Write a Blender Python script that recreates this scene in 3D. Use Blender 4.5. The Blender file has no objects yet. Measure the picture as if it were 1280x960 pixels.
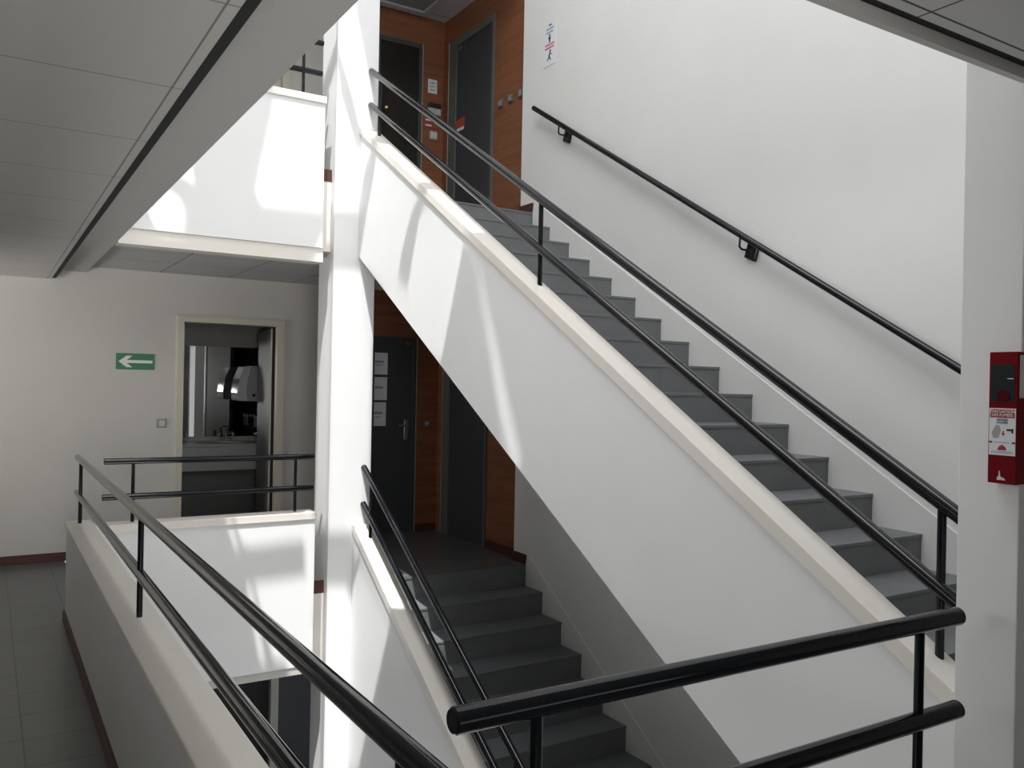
import bpy, bmesh, math, random
from mathutils import Vector, Matrix
from mathutils.geometry import delaunay_2d_cdt

SC = bpy.context.scene
COL = SC.collection
random.seed(7)

# ------------------------------------------------------------------ materials
def mat(name, color, rough=0.6, metal=0.0, spec=0.5, noise=0.0, nscale=8.0, bump=0.0, bscale=40.0, coat=0.0):
    m = bpy.data.materials.new(name)
    m.use_nodes = True
    nt = m.node_tree
    b = nt.nodes['Principled BSDF']
    b.inputs['Base Color'].default_value = (*color, 1)
    b.inputs['Roughness'].default_value = rough
    b.inputs['Metallic'].default_value = metal
    b.inputs['Specular IOR Level'].default_value = spec
    b.inputs['Coat Weight'].default_value = coat
    geo = nt.nodes.new('ShaderNodeNewGeometry')
    if noise > 0:
        n = nt.nodes.new('ShaderNodeTexNoise')
        n.inputs['Scale'].default_value = nscale
        n.inputs['Detail'].default_value = 5
        nt.links.new(geo.outputs['Position'], n.inputs['Vector'])
        r = nt.nodes.new('ShaderNodeValToRGB')
        r.color_ramp.elements[0].position = 0.3
        r.color_ramp.elements[1].position = 0.7
        r.color_ramp.elements[0].color = (*[c * (1 - noise) for c in color], 1)
        r.color_ramp.elements[1].color = (*[min(1, c * (1 + noise)) for c in color], 1)
        nt.links.new(n.outputs['Fac'], r.inputs['Fac'])
        nt.links.new(r.outputs['Color'], b.inputs['Base Color'])
    if bump > 0:
        n2 = nt.nodes.new('ShaderNodeTexNoise')
        n2.inputs['Scale'].default_value = bscale
        n2.inputs['Detail'].default_value = 3
        nt.links.new(geo.outputs['Position'], n2.inputs['Vector'])
        bp = nt.nodes.new('ShaderNodeBump')
        bp.inputs['Strength'].default_value = bump
        bp.inputs['Distance'].default_value = 0.004
        nt.links.new(n2.outputs['Fac'], bp.inputs['Height'])
        nt.links.new(bp.outputs['Normal'], b.inputs['Normal'])
    return m

def mat_tiles(name, color, line, w, h, ox, oy, mortar=0.004, rough=0.5, var=0.06, offset=0.0):
    m = mat(name, color, rough)
    nt = m.node_tree
    b = nt.nodes['Principled BSDF']
    geo = nt.nodes.new('ShaderNodeNewGeometry')
    mp = nt.nodes.new('ShaderNodeMapping')
    mp.inputs['Location'].default_value = (-ox, -oy, 0)
    br = nt.nodes.new('ShaderNodeTexBrick')
    br.offset = offset
    br.offset_frequency = 2
    br.inputs['Scale'].default_value = 1
    br.inputs['Brick Width'].default_value = w
    br.inputs['Row Height'].default_value = h
    br.inputs['Mortar Size'].default_value = mortar
    br.inputs['Mortar Smooth'].default_value = 0.1
    br.inputs['Color1'].default_value = (*[c * (1 - var) for c in color], 1)
    br.inputs['Color2'].default_value = (*[c * (1 + var) for c in color], 1)
    br.inputs['Mortar'].default_value = (*line, 1)
    nt.links.new(geo.outputs['Position'], mp.inputs['Vector'])
    nt.links.new(mp.outputs['Vector'], br.inputs['Vector'])
    nt.links.new(br.outputs['Color'], b.inputs['Base Color'])
    return m

def mat_wood(name, c1, c2, rough=0.45):
    m = mat(name, c1, rough)
    nt = m.node_tree
    b = nt.nodes['Principled BSDF']
    geo = nt.nodes.new('ShaderNodeNewGeometry')
    mp = nt.nodes.new('ShaderNodeMapping')
    mp.inputs['Scale'].default_value = (1.1, 1.1, 14)
    n = nt.nodes.new('ShaderNodeTexNoise')
    n.inputs['Scale'].default_value = 1.6
    n.inputs['Detail'].default_value = 7
    n.inputs['Distortion'].default_value = 0.6
    r = nt.nodes.new('ShaderNodeValToRGB')
    r.color_ramp.elements[0].position = 0.32
    r.color_ramp.elements[1].position = 0.68
    r.color_ramp.elements[0].color = (*c1, 1)
    r.color_ramp.elements[1].color = (*c2, 1)
    nt.links.new(geo.outputs['Position'], mp.inputs['Vector'])
    nt.links.new(mp.outputs['Vector'], n.inputs['Vector'])
    nt.links.new(n.outputs['Fac'], r.inputs['Fac'])
    nt.links.new(r.outputs['Color'], b.inputs['Base Color'])
    return m

M = {}
M['white'] = mat('white_paint', (0.76, 0.765, 0.77), 0.55, noise=0.018, nscale=2.5, bump=0.06, bscale=60)
M['stairwall'] = mat('off_white_paint', (0.745, 0.745, 0.735), 0.6, noise=0.022, nscale=1.8, bump=0.06, bscale=60)
M['corr'] = mat('corridor_paint', (0.62, 0.605, 0.575), 0.6, noise=0.02, nscale=2.5)
M['cream'] = mat('cream_gloss_paint', (0.74, 0.705, 0.655), 0.35, noise=0.02, nscale=6)
M['frame'] = mat('cream_frame_paint', (0.62, 0.585, 0.49), 0.4)
M['black'] = mat('black_enamel', (0.004, 0.005, 0.007), 0.09, spec=0.42, coat=0.0)
M['step'] = mat('grey_rubber', (0.14, 0.147, 0.156), 0.5, noise=0.08, nscale=5, bump=0.05, bscale=90)
M['riser'] = mat('grey_rubber_riser', (0.15, 0.155, 0.16), 0.55, noise=0.08, nscale=5)
M['nosing'] = mat('grey_nosing', (0.2, 0.205, 0.21), 0.4)
M['dark_floor'] = mat_tiles('landing_tiles', (0.125, 0.132, 0.138), (0.05, 0.05, 0.05), 0.32, 0.31, 0.168, 4.884, 0.002, 0.3)
M['tiles'] = mat_tiles('corridor_tiles', (0.125, 0.134, 0.135), (0.055, 0.055, 0.055), 0.32, 0.3105, 0.168, 4.884, 0.0035, 0.3)
M['ceil'] = mat_tiles('ceiling_panels', (0.50, 0.49, 0.465), (0.20, 0.195, 0.19), 1.28, 0.6385, 0.436, 3.193, 0.003, 0.8, 0.01)
M['ceil_back'] = mat_tiles('ceiling_panels_back', (0.5, 0.5, 0.5), (0.25, 0.25, 0.25), 0.6, 0.6, 0.735, 6.31, 0.008, 0.8, 0.01)
M['ceil_near'] = mat_tiles('ceiling_panels_near', (0.55, 0.55, 0.54), (0.07, 0.07, 0.07), 0.64, 1.28, 1.72, 1.084 - 1.28, 0.0032, 0.8, 0.01)
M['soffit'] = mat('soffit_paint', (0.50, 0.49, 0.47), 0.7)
M['gap'] = mat('dark_shadow_gap', (0.006, 0.006, 0.006), 0.7)
M['skirt'] = mat_wood('mahogany_skirting', (0.05, 0.015, 0.010), (0.08, 0.024, 0.015), 0.5)
M['wood'] = mat_wood('cherry_panel', (0.17, 0.062, 0.026), (0.25, 0.095, 0.042), 0.45)
M['darkleaf'] = mat('dark_leaf', (0.016, 0.017, 0.018), 0.5)
M['door'] = mat('charcoal_door', (0.042, 0.046, 0.052), 0.45)
M['dframe'] = mat('dark_grey_metal_frame', (0.10, 0.108, 0.105), 0.45)
M['edge'] = mat('pale_frame_edge', (0.36, 0.34, 0.28), 0.45)
M['glassdoor'] = mat('dark_glazed_door', (0.018, 0.018, 0.015), 0.12)
M['green'] = mat('sign_green', (0.02, 0.19, 0.085), 0.4)
M['signwhite'] = mat('sign_white', (0.8, 0.82, 0.8), 0.4)
M['switch'] = mat('switch_grey', (0.36, 0.35, 0.335), 0.35)
M['switchlit'] = mat('switch_rocker', (0.62, 0.61, 0.59), 0.3)
M['switchdark'] = mat('switch_dark_grey', (0.10, 0.10, 0.10), 0.35)
M['steelgrey'] = mat('switch_mid_grey', (0.24, 0.24, 0.235), 0.35)
M['glow'] = mat('soft_glow', (0.7, 0.7, 0.68), 0.4)
_p = M['glow'].node_tree.nodes['Principled BSDF']
_p.inputs['Emission Color'].default_value = (1, 1, 0.97, 1); _p.inputs['Emission Strength'].default_value = 0.28  # emission added for the bright strip on the mirror
M['redsign2'] = mat('label_red', (0.33, 0.02, 0.025), 0.5)
M['reddark'] = mat('dark_red', (0.07, 0.004, 0.006), 0.5, spec=0.08)
M['switchdark2'] = mat('lamp_grid_grey', (0.22, 0.22, 0.22), 0.5)
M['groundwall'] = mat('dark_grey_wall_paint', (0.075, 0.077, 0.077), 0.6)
M['paper'] = mat('paper', (0.72, 0.74, 0.78), 0.8)
M['ink'] = mat('black_ink', (0.02, 0.02, 0.025), 0.7)
M['inkblue'] = mat('blue_ink', (0.2, 0.4, 0.55), 0.7)
M['inkgrey'] = mat('grey_ink', (0.3, 0.33, 0.38), 0.7)
M['inkred'] = mat('red_ink', (0.6, 0.13, 0.2), 0.7)
M['red'] = mat('red_enamel', (0.15, 0.004, 0.008), 0.5, spec=0.08)
M['redsign'] = mat('red_sign', (0.42, 0.06, 0.035), 0.45)
M['darkwindow'] = mat('dark_window', (0.02, 0.025, 0.025), 0.4, spec=0.1)
M['chrome'] = mat('chrome', (0.75, 0.76, 0.78), 0.08, metal=1.0)
M['brass'] = mat('brass', (0.75, 0.6, 0.3), 0.2, metal=1.0)
M['steel'] = mat('brushed_steel', (0.35, 0.34, 0.32), 0.35, metal=0.8)
M['mirror'] = mat('mirror', (0.42, 0.44, 0.44), 0.02, metal=1.0)
M['disp'] = mat('grey_plastic', (0.36, 0.37, 0.4), 0.25)
M['dispfront'] = mat('smoke_plastic', (0.55, 0.56, 0.58), 0.08)
M['counter'] = mat('grey_laminate', (0.40, 0.40, 0.39), 0.3)
M['panel'] = mat('dark_grey_laminate', (0.13, 0.13, 0.13), 0.5)
M['leafgrey'] = mat('grey_door_leaf', (0.30, 0.30, 0.29), 0.45)
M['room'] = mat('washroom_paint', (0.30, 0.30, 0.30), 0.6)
M['blackplastic'] = mat('black_plastic', (0.015, 0.015, 0.018), 0.3)
M['greyplastic'] = mat('pale_grey_plastic', (0.42, 0.43, 0.44), 0.35)

# ------------------------------------------------------------------ mesh helpers
class MB:
    def __init__(self):
        self.bm = bmesh.new()
    def box(self, x0, x1, y0, y1, z0, z1, bevel=0.0):
        v = [self.bm.verts.new(p) for p in ((x0,y0,z0),(x1,y0,z0),(x1,y1,z0),(x0,y1,z0),(x0,y0,z1),(x1,y0,z1),(x1,y1,z1),(x0,y1,z1))]
        fs = [self.bm.faces.new([v[i] for i in f]) for f in ((3,2,1,0),(4,5,6,7),(0,1,5,4),(1,2,6,5),(2,3,7,6),(3,0,4,7))]
        if bevel > 0:
            es = {e for f in fs for e in f.edges}
            bmesh.ops.bevel(self.bm, geom=list(es), offset=bevel, segments=2, profile=0.5, affect='EDGES')
        return self
    def prism(self, pts, axis, a0, a1, bevel=0.0):
        """polygon pts in the two other axes, extruded along axis"""
        def P(u, v, a):
            return {0: (a, u, v), 1: (u, a, v), 2: (u, v, a)}[axis]
        A = [self.bm.verts.new(P(u, v, a0)) for u, v in pts]
        B = [self.bm.verts.new(P(u, v, a1)) for u, v in pts]
        n = len(pts)
        fs = [self.bm.faces.new(A[::-1]), self.bm.faces.new(B)]
        for i in range(n):
            fs.append(self.bm.faces.new((A[i], A[(i+1) % n], B[(i+1) % n], B[i])))
        if bevel > 0:
            es = {e for f in fs for e in f.edges}
            bmesh.ops.bevel(self.bm, geom=list(es), offset=bevel, segments=2, profile=0.5, affect='EDGES')
        return self
    def tube(self, pts, r, seg=20, cap=True):
        pts = [Vector(p) for p in pts]
        n = len(pts)
        rings = []
        dirs = [(pts[i+1] - pts[i]).normalized() for i in range(n-1)]
        up = Vector((0, 0, 1)) if abs(dirs[0].z) < 0.9 else Vector((1, 0, 0))
        side = dirs[0].cross(up).normalized()
        def ring(c, d, rr, sd):
            sd = (sd - d * sd.dot(d)).normalized()
            w = d.cross(sd)
            return [self.bm.verts.new(c + (sd * math.cos(2*math.pi*k/seg) + w * math.sin(2*math.pi*k/seg)) * rr) for k in range(seg)]
        e = min(0.15 * r, 0.004)
        for i in range(n):
            if i == 0: d = dirs[0]
            elif i == n-1: d = dirs[-1]
            else: d = (dirs[i-1] + dirs[i]).normalized()
            if i == 0 and cap:
                rings.append(ring(pts[0], d, r - e, side))
                rings.append(ring(pts[0] + d*e, d, r, side))
            elif i == n-1 and cap:
                rings.append(ring(pts[-1] - d*e, d, r, side))
                rings.append(ring(pts[-1], d, r - e, side))
            else:
                rings.append(ring(pts[i], d, r, side))
        for a, b in zip(rings, rings[1:]):
            for k in range(seg):
                self.bm.faces.new((a[k], a[(k+1) % seg], b[(k+1) % seg], b[k]))
        self.bm.faces.new(rings[0][::-1]); self.bm.faces.new(rings[-1])
        return self
    def poly(self, pts):
        self.bm.faces.new([self.bm.verts.new(p) for p in pts]); return self
    def sphere(self, c, r, sx=1, sy=1, sz=1):
        mtx = Matrix.Translation(c) @ Matrix.Diagonal((sx, sy, sz, 1))
        bmesh.ops.create_uvsphere(self.bm, u_segments=20, v_segments=12, radius=r, matrix=mtx)
        return self
    def build(self, name, material, parent=None, smooth=False):
        bm = self.bm
        bmesh.ops.recalc_face_normals(bm, faces=bm.faces)
        org = Vector((0, 0, 0))
        if parent is not None:
            p = parent
            while p is not None:
                org += p.location; p = p.parent
        else:
            bb = [v.co for v in bm.verts]
            org = Vector((sum(v.x for v in bb)/len(bb), sum(v.y for v in bb)/len(bb), min(v.z for v in bb)))
        for v in bm.verts: v.co -= org
        me = bpy.data.meshes.new(name)
        bm.to_mesh(me); bm.free()
        me.materials.append(material)
        if smooth:
            for p in me.polygons: p.use_smooth = True
            try: me.set_sharp_from_angle(angle=math.radians(40))
            except Exception: pass
        o = bpy.data.objects.new(name, me)
        COL.objects.link(o)
        if parent is not None: o.parent = parent
        else: o.location = org
        return o

def tag(o, label, cat, group=None, kind=None):
    o['label'] = label; o['category'] = cat
    if group: o['group'] = group
    if kind: o['kind'] = kind
    return o

def thing(name, loc, label, cat, group=None, kind=None):
    o = bpy.data.objects.new(name, None)
    o.empty_display_size = 0.1
    o.location = loc
    COL.objects.link(o)
    return tag(o, label, cat, group, kind)

def struct(name, mb, m, label, cat='wall'):
    return tag(mb.build(name, m), label, cat, kind='structure')

def text(name, body, size, loc, rot, material, parent, align='CENTER'):
    cu = bpy.data.curves.new(name, 'FONT')
    cu.body = body; cu.size = size; cu.align_x = align; cu.align_y = 'CENTER'
    cu.extrude = 0.0004
    cu.materials.append(material)
    o = bpy.data.objects.new(name, cu)
    COL.objects.link(o)
    o.rotation_euler = rot
    org = Vector((0, 0, 0)); p = parent
    while p is not None:
        org += p.location; p = p.parent
    o.parent = parent
    o.location = Vector(loc) - org
    # turn the lettering into ordinary mesh
    me = bpy.data.meshes.new_from_object(o.evaluated_get(bpy.context.evaluated_depsgraph_get()))
    me.name = name
    n = bpy.data.objects.new(name, me)
    COL.objects.link(n)
    n.parent = parent; n.location = o.location; n.rotation_euler = o.rotation_euler
    bpy.data.objects.remove(o, do_unlink=True)
    return n

SUN_E, SKY_E, REAR_E, GND_E, SIDE_E, END_E, UP_E, LOB_E = 6.5, 360.0, 22.0, 58.0, 6.8, 34.0, 80.0, 8.0

B = MB
ZL = -3.18            # ground floor
ZU = 3.13             # upper floor
YB = 8.24             # far wall

# ================================================================== SETTING
# ---- floors
m = B().box(-3.0, 0.61, -2.0, YB, -0.45, 0.0)
struct('floor', m, M['tiles'], 'grey tiled corridor floor running along the left parapet', 'floor')
m = B().box(0.62, 2.10, 6.21, YB, -0.45, 0.0).box(2.10, 2.60, 6.325, YB, -0.45, 0.0).box(2.60, 4.12, 6.335, YB, -0.40, 0.0).box(4.12, 4.35, 6.545, YB, -0.40, 0.0).box(3.2, 4.35, YB, YB + 0.15, -0.4, 0.0)
struct('floor', m, M['dark_floor'], 'dark grey landing floor at the top of the lower stairs', 'floor')
m = B().box(0.61, 4.3, -2.0, 1.14, -0.45, 0.0).box(2.2, 4.12, 1.14, 1.42, -0.45, 0.0)
struct('floor', m, M['tiles'], 'floor behind the front railing at the foot of the upper stairs', 'floor')
m = B().box(-3.0, 4.3, -2.0, 10.0, ZL - 0.1, ZL)
struct('floor', m, M['dark_floor'], 'dark ground floor at the bottom of the stairwell', 'floor')
m = B().box(0.735, 2.58, 6.32, YB, 2.62, ZU).box(2.58, 4.12, 6.335, YB, 2.62, ZU).box(4.12, 4.35, 6.545, YB, 2.62, ZU).box(3.2, 4.35, YB, YB + 0.15, 2.62, ZU)
struct('floor', m, M['dark_floor'], 'grey floor of the storey above with the top landing', 'floor')
m = B().box(-3.0, 0.46, -2.0, YB, 2.5, ZU).box(0.46, 4.3, -2.0, 1.14, 2.5, ZU)
struct('floor', m, M['white'], 'slab of the storey above over the left corridor', 'slab')

# ---- ceilings
m = B().box(-3.0, 0.467, 1.13, YB, 2.42, 2.495).box(-3.0, 0.467, -2.0, 1.13, 2.42, 2.495)
struct('ceiling', m, M['ceil'], 'panelled false ceiling over the left corridor', 'ceiling')
m = B().box(0.503, 0.735, 1.29, YB, 2.50, ZU)
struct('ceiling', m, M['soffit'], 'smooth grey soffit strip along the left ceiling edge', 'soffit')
m = B().box(0.4675, 0.5025, 1.13, YB, 2.43, 2.50)
struct('trim_1', m, M['gap'], 'black shadow gap running along the left ceiling edge', 'trim')
m = B().box(0.735, 4.18, 6.31, YB, 2.55, 2.615)
struct('ceiling', m, M['ceil_back'], 'tiled ceiling above the corridor to the washroom door', 'ceiling')
m = B().box(0.4675, 4.3, -2.0, 1.115, 2.42, 2.495)
struct('ceiling', m, M['ceil_near'], 'grey panelled ceiling in the top right corner', 'ceiling')
m = B().box(0.50, 4.3, 1.116, 1.136, 2.421, 2.495)
struct('trim_2', m, M['gap'], 'black shadow gap along the top right ceiling edge', 'trim')
m = B().box(0.74, 4.3, 1.137, 1.157, 2.392, 3.13)
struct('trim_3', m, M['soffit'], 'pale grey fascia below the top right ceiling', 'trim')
m = B().box(-0.2, 4.18, 6.56, YB, 5.505, 5.56)
struct('ceiling', m, M['ceil_back'], 'ceiling of the top landing above the wooden walls', 'ceiling')
t = thing('ceiling_light', (3.55, 7.75, 5.47), 'square recessed ceiling light over the top landing', 'ceiling light')
f = B().box(3.18, 3.92, 7.42, 7.44, 5.49, 5.504).box(3.18, 3.92, 8.14, 8.16, 5.49, 5.504).box(3.18, 3.20, 7.44, 8.14, 5.49, 5.504).box(3.90, 3.92, 7.44, 8.14, 5.49, 5.504)
f.build('shadow_gap', M['switchdark'], t)
B().box(3.20, 3.90, 7.44, 7.50, 5.47, 5.504).box(3.20, 3.90, 8.08, 8.14, 5.47, 5.504).box(3.20, 3.26, 7.50, 8.08, 5.47, 5.504).box(3.84, 3.90, 7.50, 8.08, 5.47, 5.504).build('frame', M['greyplastic'], t)
B().box(3.26, 3.84, 7.50, 8.08, 5.492, 5.504).build('diffuser', M['switchdark2'], t)

# ---- walls
def wall_with_door(z0, z1, mname, label, x1=3.2):
    m = B().box(-3.0, 1.545, YB, YB + 0.15, z0, z1).box(2.425, x1, YB, YB + 0.15, z0, z1)
    base = {ZL: ZL, 0.0: 0.0, ZU: ZU}[z0]
    m.box(1.545, 2.425, YB, YB + 0.15, base + 2.135, z1)
    return struct('wall_back', m, M[mname], label, 'wall')
wall_with_door(0.0, 2.60, 'corr', 'grey white corridor wall with the green arrow sign')
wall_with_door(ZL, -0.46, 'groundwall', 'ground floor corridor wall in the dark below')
wall_with_door(ZU, 5.6, 'corr', 'corridor wall of the storey above behind its railing')
m = B().box(4.12, 4.4, -2.0, 6.54, ZL, 9.1)
struct('wall_right', m, M['stairwall'], 'tall white wall beside the stairs with the handrail', 'wall')
def wood_walls(z0, z1, lab):
    struct('wall_back', B().box(3.2, 3.40, YB, YB + 0.12, z0, z1).box(3.40, 3.915, YB, YB + 0.12, z0 + 2.07, z1).box(3.915, 4.18, YB, YB + 0.12, z0, z1), M['wood'],
           'reddish brown wood panelled wall facing the stairs on the ' + lab, 'wall')
    struct('wall_right', B().box(4.18, 4.4, 6.54, 7.16, z0, z1).box(4.18, 4.4, 7.16, 8.085, z0 + 2.09, z1).box(4.18, 4.4, 8.085, YB, z0, z1), M['wood'],
           'reddish brown wood panelled side wall on the ' + lab, 'wall')
wood_walls(0.0, 2.55, 'middle landing')
wood_walls(ZU, 5.505, 'top landing')
struct('wall_left', B().box(-3.15, -3.0, -2.0, YB, ZL, 9.1), M['corr'], 'far left end of the corridor', 'wall')
struct('wall_front', B().box(-3.0, 4.4, -2.15, -2.0, ZL, 9.1), M['corr'], 'wall behind the viewer', 'wall')
struct('wall_back', B().box(3.2, 4.4, YB, YB + 0.15, ZL, -0.41), M['corr'], 'ground floor wall under the middle landing', 'wall')
struct('wall_back', B().box(-3.0, 4.4, 6.57, 6.70, 5.565, 9.1), M['white'], 'white wall above the top landing ceiling', 'wall')
# baseboards
struct('baseboard_back', B().box(-3.0, 1.49, YB - 0.014, YB, 0.0, 0.075).box(2.49, 3.2, YB - 0.014, YB, 0.0, 0.075), M['skirt'],
       'dark red brown baseboard along the corridor end wall', 'baseboard')
for z, lab in ((0.0, 'middle landing'), (ZU, 'top landing')):
    struct('baseboard_right', B().box(4.166, 4.18, 6.54, 7.16, z, z + 0.085).box(4.106, 4.12, 6.325, 6.552, z, z + 0.085).box(4.12, 4.18, 6.541, 6.553, z, z + 0.085).box(3.915, 4.166, YB - 0.014, YB, z, z + 0.085),
           M['skirt'], 'dark red brown baseboard under the wood panels on the ' + lab, 'baseboard')
    struct('trim_4', B().box(2.10, 2.222, 6.235, 6.25, z - 0.02, z + 0.075), M['skirt'], 'short brown kerb between parapet and column, ' + lab, 'trim')
    struct('trim_5', B().box(2.10, 2.222, 6.235, 6.315, z - 0.55, z - 0.021), M['cream'], 'cream slab edge between parapet and column, ' + lab, 'trim')

# ---- columns
struct('column', B().box(2.225, 2.56, 6.17, 6.50, ZL, 9.1, 0.004), M['white'], 'white square column in the middle, striped with sunlight', 'column')
struct('column', B().box(2.235, 2.60, 1.146, 1.305, ZL, 9.1, 0.003), M['white'], 'grey white pillar on the right carrying the red box', 'column')

# ---- parapets
def parapet(name, label, body, cap, bm_='white', extra=None):
    o = struct(name, B().box(*body), M[bm_], label, 'parapet')
    B().box(*cap, 0.006).build('cap', M['cream'], o)
    return o
p = parapet('wall_parapet_left', 'long white parapet with cream cap along the left corridor',
        (0.468, 0.598, 0.42, 6.21, -0.5, 0.612), (0.454, 0.610, 0.40, 6.22, 0.612, 0.65))
B().box(0.455, 0.468, 0.42, 6.21, 0.0, 0.075).build('skirting', M['skirt'], p)
parapet('wall_parapet_back', 'white parapet below the washroom door across the stairwell',
        (0.60, 2.085, 6.065, 6.20, -0.497, 0.575), (0.612, 2.095, 6.05, 6.215, 0.575, 0.63))
struct('trim_6', B().box(0.60, 2.085, 6.075, 6.21, -0.557, -0.498), M['soffit'], 'grey slab edge below the white parapet across the stairwell', 'trim')
parapet('wall_parapet_front', 'low white parapet under the front railing',
        (0.468, 2.07, 1.145, 1.25, -0.5, 0.585), (0.612, 2.075, 1.14, 1.255, 0.585, 0.61))
parapet('wall_parapet_upper', 'sunlit white parapet of the storey above',
        (0.50, 2.13, 6.15, 6.305, 2.59, 3.665), (0.50, 2.14, 6.135, 6.32, 3.665, 3.72))
struct('trim_7', B().box(0.736, 2.14, 6.165, 6.305, 2.485, 2.589), M['cream'], 'cream band under the sunlit upper parapet', 'trim')

# ---- unseen roof, its openings cut to throw the sun patches
HOLES = [
    [(1.061,4.53),(1.136,4.538),(1.114,4.405),(1.09,4.135),(1.056,4.03),(0.897,3.977),(0.913,4.032),(0.912,4.122),(0.889,4.244)],
    [(0.852,4.211),(0.825,4.116),(0.843,4.035),(0.853,3.95),(0.754,3.787),(0.524,3.777)],
    [(1.091,4.907),(1.053,4.505),(0.9,4.305),(0.835,4.505)],
    [(0.851,4.226),(0.78,4.414),(0.571,4.07),(0.561,3.838)],
    [(0.891,3.991),(0.866,3.774),(0.763,3.815)],
    [(0.86,3.597),(0.738,2.676),(0.699,2.774),(0.634,2.825),(0.537,2.764),(0.651,3.602),(0.737,3.596)],
    [(0.718,2.525),(0.634,1.917),(0.606,1.903),(0.428,1.905),(0.436,1.996),(0.531,2.713),(0.545,2.617),(0.628,2.622),(0.696,2.627)],
    [(0.618,1.824),(0.61,1.753),(0.442,1.225),(0.354,0.951),(0.285,0.73),(0.27,0.739),(0.279,0.817),(0.353,1.058),(0.443,1.295),(0.588,1.699)],
    [(0.906,3.985),(0.996,3.898),(0.87,3.694),(0.835,3.769)],
    [(0.86,3.576),(0.954,3.589),(0.847,2.744),(0.73,2.711),(0.807,3.422)],
    [(0.72,2.557),(0.835,2.587),(0.723,1.841),(0.619,1.811)],
    [(0.843,3.532),(0.746,2.744),(0.734,2.712),(0.844,3.593)],
    [(0.722,2.55),(0.627,1.826),(0.623,1.857),(0.707,2.503)],
    [(0.311,4.074),(0.698,4.076),(0.474,3.749),(-0.019,3.743),(-0.035,3.781)],
    [(-0.739,3.727),(-0.649,3.756),(-0.57,3.735),(-0.559,3.703),(-0.611,3.648),(-0.766,3.647)],
    [(-0.803,3.706),(-0.769,3.712),(-0.745,3.648),(-0.794,3.65)],
    [(-0.559,3.799),(-0.441,3.836),(-0.436,3.812),(-0.458,3.778),(-0.487,3.782)],
    [(-0.784,2.797),(-0.233,2.803),(-0.295,2.726),(-0.75,2.72),(-0.782,2.739)],
    [(-0.844,2.796),(-0.811,2.797),(-0.809,2.716),(-0.836,2.717)],
    [(-0.758,2.622),(-0.348,2.626),(-0.495,2.399),(-0.762,2.397),(-0.772,2.53)],
    [(-0.815,2.62),(-0.783,2.619),(-0.831,2.397),(-0.865,2.397)],
    [(0.426,3.605),(0.763,3.617),(0.226,2.837),(-0.115,2.838)],
    [(0.418,3.692),(0.424,3.623),(-0.098,2.88),(-0.11,3.137),(0.203,3.576)],
    [(-0.218,2.689),(-0.049,2.674),(-0.146,2.544),(-0.495,2.024),(-0.685,2.043)],
    [(-0.226,2.906),(-0.217,2.756),(-0.406,2.481),(-0.415,2.577)],
    [(-0.423,2.563),(-0.408,2.46),(-0.651,2.114),(-0.714,2.574)],
    [(0.035,2.601),(-0.049,1.902),(-0.388,1.963),(-0.41,2.141),(-0.123,2.592),(-0.026,2.648)],
    [(0.094,2.868),(0.182,2.826),(0.112,2.622),(0.027,2.662)],
    [(0.06,2.671),(0.158,2.62),(0.126,2.148),(0.06,1.888),(-0.038,1.922),(-0.004,2.213)],
    [(0.17,2.97),(0.61,2.97),(0.509,2.076),(0.069,2.076)],
]

def inside(p, poly):
    c = False; n = len(poly); x, y = p
    for i in range(n):
        x0, y0 = poly[i]; x1, y1 = poly[(i+1) % n]
        if (y0 > y) != (y1 > y) and x < (x1 - x0) * (y - y0) / (y1 - y0) + x0: c = not c
    return c
ver = [Vector(v) for v in ((-3.2, -2.2), (4.5, -2.2), (4.5, 10.0), (-3.2, 10.0))]
edg = [(0, 1), (1, 2), (2, 3), (3, 0)]
for h in HOLES:
    k = len(ver)
    ver += [Vector(v) for v in h]
    edg += [(k + i, k + (i+1) % len(h)) for i in range(len(h))]
vo, eo, fo, *_ = delaunay_2d_cdt(ver, edg, [], 0, 1e-4)
rb = B()
rv = [rb.bm.verts.new((v.x, v.y, 9.1)) for v in vo]
for f in fo:
    c = sum((vo[i] for i in f), Vector((0, 0))) / len(f)
    if any(inside((c.x, c.y), h) for h in HOLES): continue
    rb.bm.faces.new([rv[i] for i in f])
ex = bmesh.ops.extrude_face_region(rb.bm, geom=list(rb.bm.faces))
for v in [g for g in ex['geom'] if isinstance(g, bmesh.types.BMVert)]: v.co.z += 0.01
struct('ceiling_sun_mask', rb, M['white'], 'unseen stairwell roof with openings shaped to throw the sun patches', 'roof')

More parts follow.
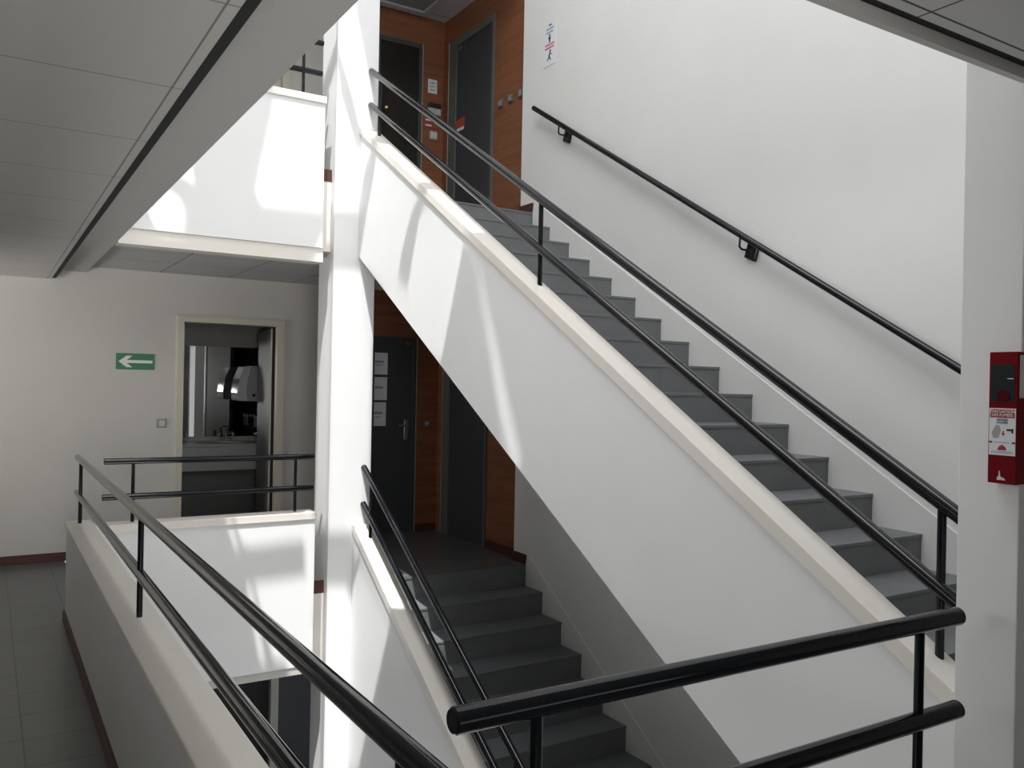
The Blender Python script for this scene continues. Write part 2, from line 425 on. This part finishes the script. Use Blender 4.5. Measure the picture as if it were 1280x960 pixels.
# ================================================================== STAIRS
def stairs(label, ztop, riser, tread, n, caplow, bottom_fn, y_low, y_hi, flat_top=None, wallside=True):
    """caplow(Y) = height of the underside of the cap; flight climbs along +Y to Y=6.32"""
    root = thing('staircase', (3.3, 6.32, ztop), label, 'staircase')
    for i in range(n):
        y = 6.32 - tread * i; z = ztop - riser * i
        st = B(); xl = 2.566 if i < 2 else 2.5325
        ye = y + (tread if i else 0.014)
        prof = [(y + 0.012, z - riser), (ye + 0.01, z - riser), (ye + 0.01, z - 0.018), (y + 0.012, z - 0.018)]
        st.prism(prof, 0, xl, 4.118)
        s = st.build('step', M['riser'], root)
        B().box(xl, 4.118, y + 0.007, ye + 0.016, z - 0.018, z, 0.002).build('tread', M['step'], s)
    # sloping slab under the steps
    yb = 6.32 - tread * (n - 1)
    slope = riser / tread
    lo = lambda y: ztop - riser - slope * (6.32 - y)
    B().prism([(yb, lo(yb) - 0.24), (6.33, lo(6.33) - 0.24), (6.33, lo(6.33) - 0.012), (yb, lo(yb) - 0.012)], 0, 2.566, 4.118).build('sloping_slab', M['white'], root)
    # left balustrade wall with cream cap
    pts = [(y_low, bottom_fn(y_low)), (y_hi, bottom_fn(y_hi)), (y_hi, caplow(y_hi)), (y_low, caplow(y_low))]
    w = B().prism(pts, 0, 2.42, 2.532).build('side_wall', M['white'], root)
    th = 0.064
    if flat_top:
        yf = flat_top
        top = [(y_low, caplow(y_low)), (y_hi, caplow(y_hi)), (y_hi, caplow(yf) + th + 0.0), (yf, caplow(yf) + th), (y_low, caplow(y_low) + th)]
        top = [(y_low, caplow(y_low)), (y_hi, caplow(y_hi)), (y_hi, caplow(y_hi) + 0.05), (yf, caplow(y_hi) + 0.05), (yf - 0.005, caplow(yf) + th), (y_low, caplow(y_low) + th)]
    else:
        top = [(y_low, caplow(y_low)), (y_hi, caplow(y_hi)), (y_hi, caplow(y_hi) + th), (y_low, caplow(y_low) + th)]
    B().prism(top, 0, 2.408, 2.543, 0.004).build('cap', M['cream'], w)
    # plinth on the wall side
    nos = lambda y: ztop - slope * (6.32 - y)
    q = [(yb - 0.2, nos(yb) - 0.45), (6.32, ztop - 0.45), (6.32, ztop + 0.0), (6.30, ztop + 0.10), (yb - 0.2, nos(yb - 0.2) + 0.145)]
    B().prism(q, 0, 4.110, 4.1195).build('wall_plinth', M['stairwall'], root)
    return root

upper_cap = lambda y: 0.689 + 0.5945 * (y - 1.443)
upper_bot = lambda y: 0.19 + 0.599 * (y - 2.206)
stairs('upper flight of grey stairs rising to the top landing beside the white wall', ZU, 0.1739, 0.288, 18, upper_cap, upper_bot, 1.315, 6.168)
low_cap = lambda y: 0.446 + 0.622 * (y - 6.164)
low_bot = lambda y: low_cap(y) - 1.9
stairs('lower flight of grey stairs descending from the middle landing under the other flight', 0.0, 0.187, 0.286, 17, low_cap, low_bot, 1.6, 6.168, flat_top=6.10)

# ================================================================== RAILINGS
RR = 0.0205; PR = 0.0115
def railing(label, loc, rails, posts, rr=RR, group=None, pr=PR):
    t = thing('railing', loc, label, 'railing', group)
    for nm, a, b in rails:
        B().tube([a, b], rr, 24).build(nm, M['black'], t, smooth=True)
    for a, b in posts:
        B().tube([a, b], pr, 16).build('post', M['black'], t, smooth=True)
    return t
railing('long black railing on the left parapet, running away from the viewer', (0.535, 3.6, 0.65),
        [('top_rail', (0.535, 0.45, 1.057), (0.535, 6.31, 1.055)), ('lower_rail', (0.535, 0.45, 0.82), (0.535, 6.335, 0.818))],
        [((0.535, y, 0.648), (0.535, y, 1.05)) for y in (1.146, 3.618, 6.09)])
railing('black railing on the back parapet in front of the washroom door', (1.37, 6.14, 0.63),
        [('top_rail', (0.672, 6.14, 1.037), (2.095, 6.14, 1.031)), ('lower_rail', (0.665, 6.14, 0.80), (2.09, 6.14, 0.80))],
        [((x, 6.14, 0.628), (x, 6.14, 1.03)) for x in (0.852, 1.955)])
railing('thick black front railing crossing the lower right of the view', (1.35, 1.2, 0.61),
        [('top_rail', (0.645, 1.2, 1.057), (2.066, 1.2, 1.045)), ('lower_rail', (0.62, 1.2, 0.822), (2.07, 1.2, 0.813))],
        [((x, 1.2, 0.608), (x, 1.2, 1.04)) for x in (0.808, 1.907)], rr=0.0225)
railing('black railing of the storey above, seen behind its sunlit parapet', (1.4, 6.23, 3.72),
        [('top_rail', (0.60, 6.23, 4.147), (2.135, 6.23, 4.147)), ('lower_rail', (0.60, 6.23, 3.917), (2.13, 6.23, 3.917))],
        [((x, 6.23, 3.718), (x, 6.23, 4.14)) for x in (0.85, 1.985)])
def srail(label, pts, post_y, capf, z_top, z_mid, y0, y1, slope):
    t = thing('railing', (2.5, 3.8, capf(3.8) + 0.06), label, 'railing')
    zt = lambda y: z_top + slope * (y - y1); zm = lambda y: z_mid + slope * (y - y1)
    B().tube([(2.5, y0, zt(y0)), (2.5, y1, zt(y1))], RR + 0.003, 24).build('top_rail', M['black'], t, smooth=True)
    B().tube([(2.5, y0, zm(y0)), (2.5, y1, zm(y1))], RR + 0.003, 24).build('lower_rail', M['black'], t, smooth=True)
    for y in post_y:
        B().tube([(2.5, y, capf(y) + 0.05), (2.5, y, zt(y) - 0.005)], PR + 0.002, 16).build('post', M['black'], t, smooth=True)
    return t
srail('sloping black railing on the upper stair balustrade', None, (1.508, 3.762, 5.99), upper_cap, 3.998, 3.735, 1.32, 6.168, 0.5875)
srail('sloping black railing on the lower stair balustrade, below the other flight', None, (2.0, 3.9, 6.014), low_cap, 0.937, 0.655, 1.7, 6.168, 0.607)
# handrail on the wall
hz = lambda y: 4.026 + 0.5958 * (y - 6.246)
t = thing('wall_handrail', (4.12, 4.3, hz(4.3)), 'black sloping handrail fixed to the white wall beside the upper stairs', 'handrail')
B().tube([(4.05, 1.35, hz(1.35)), (4.05, 6.246, hz(6.246))], 0.0215, 24).build('rail', M['black'], t, smooth=True)
for y in (5.80, 3.76, 1.75):
    z = hz(y)
    b = B().tube([(4.05, y + 0.05, hz(y + 0.05) - 0.012), (4.05, y + 0.055, z - 0.045), (4.06, y + 0.045, z - 0.062), (4.085, y + 0.02, z - 0.07), (4.108, y, z - 0.072)], 0.0075, 12).build('bracket', M['black'], t, smooth=True)
    B().prism([(y + 0.028, z - 0.018), (y - 0.055, z - 0.055), (y - 0.025, z - 0.145), (y + 0.058, z - 0.108)], 0, 4.095, 4.1195, 0.003).build('wall_plate', M['black'], b)

# ================================================================== DOORS
def washroom_frame(n, z, label):
    o = struct('door_%d' % n, B().box(1.497, 1.553, YB - 0.02, YB + 0.16, z, z + 2.17).box(2.417, 2.485, YB - 0.02, YB + 0.16, z, z + 2.17).box(1.553, 2.417, YB - 0.02, YB + 0.16, z + 2.115, z + 2.17),
               M['frame'], label, 'door')
    B().box(1.488, 1.497, YB - 0.012, YB, z, z + 2.18).box(2.485, 2.494, YB - 0.012, YB, z, z + 2.18).box(1.488, 2.494, YB - 0.012, YB, z + 2.17, z + 2.18).build('architrave', M['frame'], o)
    return o
d = washroom_frame(1, 0.0, 'cream framed open doorway to the washroom')
B().box(2.4155, 2.417, YB + 0.06, YB + 0.158, 0.0, 2.115).build('dark_gap_strip', M['gap'], d)  # black strip painted in for the shaded gap on the hinge side
leaf = B().prism([(2.405, YB + 0.165), (2.447, YB + 0.160), (2.545, YB + 0.975), (2.503, YB + 0.98)], 2, 0.0, 2.10).build('leaf', M['leafgrey'], d)
B().box(2.400, 2.447, YB + 0.1605, YB + 0.1645, 0.0, 2.10).build('leaf_edge', M['frame'], leaf)
B().tube([(2.495, YB + 0.90, 1.02), (2.45, YB + 0.905, 1.02), (2.435, YB + 0.79, 1.02)], 0.009, 12).build('handle', M['steel'], leaf, smooth=True)
for z in (0.25, 1.05, 1.85):
    B().tube([(2.455, YB + 0.165, z), (2.455, YB + 0.165, z + 0.09)], 0.008, 10).build('hinge', M['steel'], leaf, smooth=True)
d = washroom_frame(2, ZU, 'cream framed doorway of the storey above behind its railing')
B().box(1.555, 2.415, YB + 0.04, YB + 0.08, ZU + 0.01, ZU + 2.113).build('leaf', M['frame'], d)
d = washroom_frame(3, ZL, 'dark ground floor doorway below the back parapet')
B().box(1.555, 2.415, YB + 0.04, YB + 0.08, ZL + 0.01, ZL + 2.113).build('leaf', M['darkleaf'], d)

def side_door(n, z, label):
    """door in the wall x = 4.18"""
    o = struct('door_%d' % n, B().box(4.160, 4.30, 7.932, 8.086, z, z + 2.092).box(4.160, 4.30, 7.158, 7.19, z, z + 2.092).box(4.160, 4.30, 7.19, 7.932, z + 2.015, z + 2.092), M['dframe'], label, 'door')
    B().box(4.155, 4.175, 8.0865, 8.094, z, z + 2.095).build('frame_edge', M['edge'], o)
    B().box(4.175, 4.22, 7.1895, 7.9325, z, z + 2.0155).build('leaf', M['door'], o)
    return o
side_door(4, 0.0, 'charcoal door in the wooden side wall of the middle landing')
side_door(5, ZU, 'charcoal door with a red sign in the wooden side wall of the top landing')

def back_door(n, z, label, leafmat, narrow):
    o = struct('door_%d' % n, B().box(3.872, 3.908, YB - 0.02, YB + 0.12, z, z + 2.07).box(3.402, 3.43, YB - 0.02, YB + 0.12, z, z + 2.07).box(3.43, 3.872, YB - 0.02, YB + 0.12, z + 2.02, z + 2.07), M['door'], label, 'door')
    B().box(3.9085, 3.917, YB - 0.022, YB - 0.002, z, z + 2.07).build('frame_edge', M['edge'], o)
    l = B().box(3.4295, 3.8725, YB + 0.005, YB + 0.08, z, z + 2.0205).build('leaf', leafmat, o)
    return o, l
d4, leaf4 = back_door(6, 0.0, 'charcoal door with paper notices facing the lower stairs', M['door'], True)
h = B().box(3.785, 3.825, YB - 0.004, YB + 0.006, 0.985, 1.20, 0.003).build('handle_plate', M['steel'], leaf4)
B().tube([(3.805, YB - 0.004, 1.14), (3.805, YB - 0.05, 1.14), (3.70, YB - 0.055, 1.14)], 0.009, 12).build('lever', M['steel'], h, smooth=True)
d5, leaf5 = back_door(7, ZU, 'dark glossy door with a brass knob on the top landing', M['glassdoor'], True)
kn = B().tube([(3.497, YB + 0.006, 4.447), (3.497, YB - 0.03, 4.447)], 0.012, 16).sphere((3.497, YB - 0.045, 4.447), 0.026, 1, 0.8, 1).build('knob', M['brass'], leaf5, smooth=True)
# round red mark at the top of the notice door
t = tag(B().tube([(3.815, YB + 0.004, 2.022), (3.815, YB - 0.008, 2.022)], 0.03, 24).build('door_sticker', M['redsign'], None, smooth=True),
        'small round red brown sticker at the top of the notice door', 'sticker')

# ================================================================== SIGNS, SWITCHES, PAPERS
t = thing('exit_sign', (1.145, YB, 1.66), 'green emergency sign with a white arrow pointing left on the corridor wall', 'sign')
B().box(0.984, 1.304, YB - 0.006, YB + 0.0005, 1.662, 1.806).build('plate', M['green'], t)
cz = 1.734
B().prism([(1.005, cz), (1.07, cz + 0.052), (1.118, cz + 0.052), (1.072, cz + 0.013), (1.285, cz + 0.013), (1.285, cz - 0.013), (1.072, cz - 0.013), (1.118, cz - 0.052), (1.07, cz - 0.052)], 1, YB - 0.008, YB - 0.0061).build('arrow', M['signwhite'], t)

t = thing('light_switch', (1.372, YB, 1.13), 'grey square light switch beside the washroom door frame', 'light switch')
B().box(1.328, 1.416, YB - 0.012, YB + 0.0005, 1.138, 1.222, 0.004).build('plate', M['switch'], t)
B().box(1.352, 1.400, YB - 0.018, YB - 0.0121, 1.155, 1.205, 0.003).build('rocker', M['switchlit'], t)

def paper(name, label, cat, x0, x1, z0, z1, lines, group=None, y=YB + 0.004):
    t = thing(name, ((x0 + x1) / 2, y, z0), label, cat, group)
    B().box(x0, x1, y - 0.0025, y - 0.0004, z0, z1).build('sheet', M['paper'], t)
    for (u0, u1, v, h, mm) in lines:
        B().box(x0 + u0 * (x1 - x0), x0 + u1 * (x1 - x0), y - 0.0032, y - 0.0026, z0 + v * (z1 - z0), z0 + (v + h) * (z1 - z0)).build('print', M[mm], t)
    return t
paper('paper_notice', 'topmost white paper notice with blue print on the charcoal door', 'notice', 3.36 + 0.075, 3.584, 1.672, 1.90, [(0.05, 0.72, 0.52, 0.12, 'inkblue'), (0.1, 0.6, 0.40, 0.05, 'inkgrey')], 'paper notices on the charcoal door')
paper('paper_notice', 'middle white paper notice on the charcoal door, between two others', 'notice', 3.435, 3.582, 1.405, 1.645, [(0.05, 0.70, 0.50, 0.10, 'inkgrey')], 'paper notices on the charcoal door')
paper('paper_notice', 'lowest white paper notice on the charcoal door', 'notice', 3.435, 3.575, 1.135, 1.382, [(0.05, 0.70, 0.50, 0.10, 'inkgrey'), (0.1, 0.6, 0.36, 0.04, 'inkblue')], 'paper notices on the charcoal door')

t = thing('doorbell', (4.045, YB, 1.13), 'round grey wall button on the wood panel beside the notice door', 'button')
B().box(4.01, 4.08, YB - 0.008, YB + 0.0005, 1.125, 1.195, 0.004).build('plate', M['dframe'], t)
B().tube([(4.045, YB - 0.008, 1.16), (4.045, YB - 0.018, 1.16)], 0.024, 20).build('button', M['switch'], t, smooth=True)

yw = YB
paper('paper_notice', 'small taped white paper notice above the keypad on the top landing', 'notice', 3.987, 4.095, 4.712, 4.86, [(0.3, 0.75, 0.72, 0.06, 'ink'), (0.25, 0.7, 0.45, 0.08, 'inkgrey'), (0.25, 0.75, 0.2, 0.05, 'ink')], None, YB + 0.001)
t = thing('access_keypad', (4.06, YB, 4.48), 'black and grey access keypad on the wood panel of the top landing', 'keypad')
B().box(3.985, 4.135, YB - 0.03, YB + 0.0005, 4.475, 4.548, 0.004).build('body', M['greyplastic'], t)
B().box(3.985, 4.135, YB - 0.034, YB + 0.0005, 4.5485, 4.60, 0.004).build('screen_panel', M['blackplastic'], t)
for k in range(3):
    B().box(4.085 + 0.014 * k, 4.095 + 0.014 * k, YB - 0.033, YB - 0.0301, 4.50, 4.535).build('key', M['switchlit'], t)
for z0, z1, lab in ((4.402, 4.436, 'upper small red and white label under the keypad'), (4.345, 4.380, 'lower small red and white label under the keypad')):
    t = thing('wall_label', (3.99, YB, z0), lab, 'label', 'small labels under the keypad')
    B().box(3.94, 4.05, YB - 0.004, YB + 0.0005, z0, z1).build('plate', M['redsign'], t)
    B().box(3.965, 4.035, YB - 0.005, YB - 0.0041, z0 + 0.008, z1 - 0.012).build('print', M['paper'], t)
t = thing('light_switch', (4.06, YB, 4.22), 'white double light switch under the labels on the top landing', 'light switch')
B().box(4.016, 4.106, YB - 0.010, YB + 0.0005, 4.218, 4.306, 0.004).build('plate', M['greyplastic'], t)
for x in (4.03, 4.064):
    B().box(x, x + 0.028, YB - 0.015, YB - 0.0101, 4.235, 4.29, 0.002).build('rocker', M['switchlit'], t)
for y, lab in ((7.023, 'leftmost of the three grey switches beside the top landing door'), (6.838, 'middle one of the three grey switches on the top landing'), (6.655, 'third grey switch, nearest the white wall edge on the top landing')):
    t = thing('light_switch', (4.18, y, 4.25), lab, 'light switch', 'grey switches on the side wall')
    B().box(4.168, 4.1795, y - 0.043, y + 0.043, 4.255, 4.341, 0.004).build('plate', M['switchdark'], t)
    B().box(4.160, 4.1679, y - 0.028, y + 0.028, 4.27, 4.326, 0.003).build('rocker', M['steelgrey'], t)
t = thing('door_sign', (4.175, 7.84, 4.22), 'orange red sign with white strip on the top landing door', 'sign')
B().box(4.170, 4.1745, 7.75, 7.925, 4.265, 4.36).build('plate', M['redsign'], t)
B().box(4.170, 4.1745, 7.76, 7.91, 4.235, 4.2645).build('strip', M['paper'], t)
tag(B().box(4.171, 4.1745, 7.835, 7.90, 5.085, 5.13).build('door_sticker', M['dframe']), 'small pale square tag at the top corner of the door with the red sign', 'sticker')

# poster on the stair wall
t = thing('wall_poster', (4.12, 6.11, 4.37), 'narrow white poster with two black figures and red text on the stair wall', 'poster')
B().box(4.1170, 4.1195, 6.015, 6.205, 4.37, 4.745).build('sheet', M['paper'], t)
XP = 4.1168
def bar(y0, y1, z0, z1, mm, nm='print'): B().box(XP - 0.0008, XP, y0, y1, z0, z1).build(nm, M[mm], t)
bar(6.085, 6.13, 4.718, 4.730, 'ink')
bar(6.055, 6.165, 4.685, 4.700, 'inkgrey'); bar(6.065, 6.17, 4.655, 4.670, 'inkblue')
bar(6.04, 6.18, 4.548, 4.563, 'inkred'); bar(6.05, 6.185, 4.520, 4.535, 'inkred')
f = B().tube([(XP, 6.115, 4.637), (XP - 0.001, 6.115, 4.637)], 0.010, 16)
f.box(XP - 0.001, XP, 6.104, 6.126, 4.595, 4.626).box(XP - 0.001, XP, 6.105, 6.113, 4.572, 4.595).box(XP - 0.001, XP, 6.117, 6.125, 4.572, 4.595).box(XP - 0.001, XP, 6.095, 6.135, 4.606, 4.613)
f.build('standing_figure', M['ink'], t)
f = B().tube([(XP, 6.10, 4.497), (XP - 0.001, 6.10, 4.497)], 0.010, 16)
f.prism([(6.095, 4.485), (6.115, 4.487), (6.128, 4.45), (6.108, 4.446)], 0, XP - 0.001, XP).prism([(6.108, 4.448), (6.125, 4.45), (6.10, 4.415), (6.088, 4.42)], 0, XP - 0.001, XP).prism([(6.115, 4.45), (6.128, 4.45), (6.15, 4.425), (6.14, 4.418)], 0, XP - 0.001, XP).prism([(6.09, 4.47), (6.095, 4.48), (6.075, 4.455), (6.07, 4.462)], 0, XP - 0.001, XP)
f.build('running_figure', M['ink'], t)

# red smoke vent box on the right pillar
t = thing('smoke_vent_box', (2.2345, 1.168, 1.37), 'red smoke evacuation control box on the right pillar', 'control box')
bd = B().box(2.19, 2.2345, 1.132, 1.2025, 1.372, 1.706, 0.002).build('body', M['red'], t)
w = B().box(2.1885, 2.1899, 1.139, 1.196, 1.580, 1.674).build('window', M['darkwindow'], t)
B().tube([(2.1884, 1.164, 1.593), (2.187, 1.164, 1.593)], 0.016, 20).build('red_disc', M['reddark'], w, smooth=True)
B().box(2.1878, 2.1884, 1.141, 1.156, 1.637, 1.639).build('bright_slot', M['signwhite'], w)
lb = B().box(2.1888, 2.1899, 1.134, 1.1995, 1.444, 1.563).build('instruction_label', M['paper'], t)
XB = 2.1886
B().box(XB - 0.0003, XB + 0.0001, 1.1365, 1.197, 1.539, 1.560).build('red_header', M['redsign2'], lb)
R_ = (math.pi / 2, 0, -math.pi / 2)
text('lettering', 'ÉVACUATION', 0.0098, (XB - 0.0008, 1.1668, 1.5545), R_, M['signwhite'], lb)
text('lettering', 'DES FUMÉES', 0.0098, (XB - 0.0008, 1.1668, 1.5455), R_, M['signwhite'], lb)
text('lettering', 'ABAISSER', 0.0068, (XB - 0.0008, 1.1668, 1.5335), R_, M['ink'], lb)
text('lettering', 'LE LEVIER', 0.0068, (XB - 0.0008, 1.1668, 1.5265), R_, M['ink'], lb)
B().prism([(1.183, 1.520), (1.174, 1.520), (1.170, 1.506), (1.176, 1.488), (1.188, 1.486), (1.193, 1.500)], 0, XB - 0.0004, XB).build('pale_drawing', M['switch'], lb)
B().box(XB - 0.0005, XB, 1.143, 1.156, 1.506, 1.511).box(XB - 0.0005, XB, 1.139, 1.144, 1.501, 1.512).build('hand_symbol', M['ink'], lb)
B().prism([(1.160, 1.500), (1.164, 1.492), (1.1680, 1.500), (1.1655, 1.500), (1.1655, 1.506), (1.1625, 1.506), (1.1625, 1.500)], 0, XB - 0.0005, XB).build('arrow', M['redsign2'], lb)
B().box(XB - 0.0004, XB, 1.134, 1.142, 1.474, 1.479).build('red_bar', M['redsign2'], lb)
B().box(XB - 0.0004, XB, 1.191, 1.1995, 1.474, 1.479).build('red_bar', M['redsign2'], lb)
B().box(XB - 0.0004, XB, 1.148, 1.186, 1.4755, 1.4775).build('small_print', M['inkgrey'], lb)
B().prism([(1.155, 1.457), (1.178, 1.457), (1.175, 1.465), (1.1665, 1.471), (1.158, 1.465)], 0, XB - 0.0005, XB).build('emblem', M['redsign2'], lb)
B().box(XB - 0.0004, XB, 1.139, 1.195, 1.4495, 1.4512).box(XB - 0.0004, XB, 1.142, 1.19, 1.4530, 1.4543).build('small_print', M['inkgrey'], lb)
B().prism([(1.178, 1.381), (1.178, 1.387), (1.174, 1.392), (1.1735, 1.404), (1.171, 1.404), (1.170, 1.390), (1.160, 1.386), (1.157, 1.381)], 0, 2.1893, 2.1899).build('white_symbol', M['switchlit'], t)
B().box(2.200, 2.230, 1.1305, 1.1319, 1.59, 1.698).build('side_label', M['switchlit'], t)

# ================================================================== WASHROOM
struct('floor', B().box(1.2, 2.75, YB + 0.15, 9.95, -0.1, 0.0), M['dark_floor'], 'washroom floor behind the open door', 'floor')
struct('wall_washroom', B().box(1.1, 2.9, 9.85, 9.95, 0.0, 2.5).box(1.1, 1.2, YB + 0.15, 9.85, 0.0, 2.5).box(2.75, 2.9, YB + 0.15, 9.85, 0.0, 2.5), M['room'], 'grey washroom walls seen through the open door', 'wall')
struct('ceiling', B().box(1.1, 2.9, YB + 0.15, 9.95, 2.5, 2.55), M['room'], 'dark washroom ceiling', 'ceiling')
t = tag(B().box(1.21, 2.74, 9.838, 9.849, 0.945, 1.955).build('wall_mirror', M['mirror']), 'wide mirror above the washroom counter', 'mirror')
t = thing('washroom_counter', (1.97, 9.6, 0.0), 'grey washroom counter with washbasins below the mirror', 'counter')
B().box(1.21, 2.74, 9.30, 9.84, 0.865, 0.90, 0.005).build('worktop', M['counter'], t)
B().box(1.21, 2.74, 9.815, 9.837, 0.90, 0.945).build('splashback', M['counter'], t)
B().box(1.21, 2.74, 9.305, 9.33, 0.62, 0.864).build('apron', M['counter'], t)
B().box(1.21, 2.74, 9.50, 9.53, 0.0, 0.62).build('lower_panel', M['panel'], t)
for x in (1.62, 2.30):
    B().tube([(x, 9.55, 0.902), (x, 9.55, 0.910)], 0.17, 32).build('washbasin', M['signwhite'], t, smooth=True)
for x, lab in ((1.80, 'small chrome tap at the left of the washroom counter'), (2.30, 'chrome tap at the right of the washroom counter')):
    t = thing('faucet', (x, 9.68, 0.90), lab, 'faucet')
    B().tube([(x, 9.72, 0.912), (x, 9.72, 1.0), (x, 9.68, 1.03), (x, 9.60, 1.02), (x, 9.58, 0.99)], 0.013, 14).build('spout', M['chrome'], t, smooth=True)
    for s in (-1, 1):
        B().tube([(x + s * 0.075, 9.72, 0.912), (x + s * 0.075, 9.72, 0.975)], 0.014, 14).sphere((x + s * 0.075, 9.72, 0.985), 0.022).build('knob', M['chrome'], t, smooth=True)
    B().tube([(x - 0.09, 9.72, 0.935), (x + 0.09, 9.72, 0.935)], 0.010, 12).build('bar', M['chrome'], t, smooth=True)
t = thing('towel_dispenser', (2.62, 9.5, 1.34), 'grey plastic towel dispenser on the washroom side wall', 'towel dispenser')
prof = [(2.72, 1.35), (2.33, 1.35), (2.30, 1.40), (2.32, 1.55), (2.37, 1.70), (2.44, 1.745), (2.72, 1.745)]
B().prism([(2.44, 1.355), (2.42, 1.45), (2.435, 1.60), (2.48, 1.742), (2.749, 1.742), (2.749, 1.355)], 1, 9.36, 9.66, 0.006).build('body', M['disp'], t)
B().prism([(2.439, 1.355), (2.419, 1.45), (2.434, 1.60), (2.479, 1.742), (2.40, 1.735), (2.345, 1.60), (2.325, 1.45), (2.335, 1.36)], 1, 9.37, 9.65, 0.006).build('front_cover', M['dispfront'], t)
B().tube([(2.50, 9.36, 1.42), (2.50, 9.352, 1.42)], 0.018, 16).build('lock', M['blackplastic'], t, smooth=True)
t = thing('soap_dispenser', (2.62, 9.62, 1.05), 'shiny chrome soap dispenser below the towel dispenser', 'soap dispenser')
B().tube([(2.62, 9.62, 1.06), (2.62, 9.62, 1.16)], 0.045, 20).sphere((2.62, 9.62, 1.175), 0.05, 1, 1, 0.6).build('bottle', M['chrome'], t, smooth=True)
B().box(2.64, 2.7495, 9.59, 9.65, 1.08, 1.15, 0.004).build('bracket', M['chrome'], t)
B().tube([(2.60, 9.62, 1.19), (2.54, 9.62, 1.20), (2.53, 9.62, 1.18)], 0.008, 10).build('nozzle', M['chrome'], t, smooth=True)
tag(B().box(1.925, 1.975, 9.822, 9.8375, 0.95, 1.95, 0.003).build('mirror_glow_strip', M['glow']), 'tall slim vertical strip with an added glow on the washroom mirror', 'glow')  # added glowing strip standing in for a bright reflection in the mirror

# ================================================================== CAMERA
F = 1060.0; yaw = math.radians(31.87); roll = math.radians(1.13)
cam = bpy.data.cameras.new('camera')
cam.sensor_fit = 'HORIZONTAL'; cam.sensor_width = 36.0
cam.lens = F / 1280.0 * 36.0
cam.clip_start = 0.02
co = bpy.data.objects.new('camera', cam)
COL.objects.link(co)
fwd = Vector((math.sin(yaw), math.cos(yaw), 0)); rt = Vector((math.cos(yaw), -math.sin(yaw), 0)); up = Vector((0, 0, 1))
# image rotated clockwise by roll
r2 = rt * math.cos(roll) + up * math.sin(roll)
u2 = up * math.cos(roll) - rt * math.sin(roll)
mw = Matrix((( r2.x, u2.x, -fwd.x, 0), (r2.y, u2.y, -fwd.y, 0), (r2.z, u2.z, -fwd.z, 1.6), (0, 0, 0, 1)))
co.matrix_world = mw
SC.camera = co

# ================================================================== LIGHT
def sun(name, d, e, ang, col):
    l = bpy.data.lights.new(name, 'SUN'); l.energy = e; l.angle = math.radians(ang); l.color = col
    o = bpy.data.objects.new(name, l); COL.objects.link(o)
    o.rotation_euler = Vector(d).to_track_quat('-Z', 'Y').to_euler(); o.location = (0, 0, 12)
    return o
def area(name, loc, rot, sx, sy, e, col, spread=180):
    l = bpy.data.lights.new(name, 'AREA'); l.shape = 'RECTANGLE'; l.size = sx; l.size_y = sy; l.energy = e; l.color = col; l.spread = math.radians(spread)
    o = bpy.data.objects.new(name, l); COL.objects.link(o); o.location = loc; o.rotation_euler = rot
    return o
sun('sun', (0.70, 1.0, -2.6), SUN_E, 0.3, (1.0, 0.985, 0.96))
area('skylight_daylight', (0.6, 1.9, 8.95), (0, 0, 0), 3.4, 7.4, SKY_E, (0.98, 0.99, 1.0))
area('rear_fill', (-0.15, -1.85, 1.5), (math.radians(100), 0, 0), 0.9, 1.2, REAR_E, (1.0, 0.97, 0.93), 68)  # added fill from behind the viewer, no window built there
area('corridor_side_fill', (-2.85, 2.9, 2.15), (0, math.radians(-86), 0), 0.5, 4.8, SIDE_E, (1.0, 0.99, 0.97), 48)  # added fill aimed over the left parapet at the stair side wall
area('corridor_end_fill', (-2.85, 7.2, 1.2), (0, math.radians(-115), math.radians(25)), 1.4, 1.6, END_E, (1.0, 0.97, 0.93), 100)  # added fill that lifts the corridor ceiling and end wall
area('upper_fill', (2.0, -1.9, 5.0), (math.pi / 2, 0, 0), 4.0, 1.8, UP_E, (0.99, 0.99, 1.0))  # added fill for the upper risers and wood walls, source unseen
area('lobby_fill', (2.2, -1.85, 0.9), (math.radians(120), 0, 0), 3.0, 1.0, LOB_E, (1.0, 0.98, 0.95))  # added fill tilted up at the near ceiling and right pillar
area('ground_floor_fill', (1.3, 3.4, -3.1), (math.radians(180), 0, 0), 1.2, 4.2, GND_E, (1.0, 0.99, 0.97))  # added fill facing up the well in place of bounced light
w = bpy.data.worlds.new('sky'); SC.world = w; w.use_nodes = True
w.node_tree.nodes['Background'].inputs['Color'].default_value = (0.75, 0.85, 1.0, 1)
w.node_tree.nodes['Background'].inputs['Strength'].default_value = 1.0
SC.view_settings.view_transform = 'Standard'; SC.view_settings.look = 'None'
SC.view_settings.exposure = 0.0; SC.view_settings.gamma = 1.0
SC.view_settings.use_curve_mapping = False
SC.cycles.max_bounces = 12; SC.cycles.diffuse_bounces = 6
SC.cycles.use_denoising = True
SC.cycles.sample_clamp_indirect = 8.0
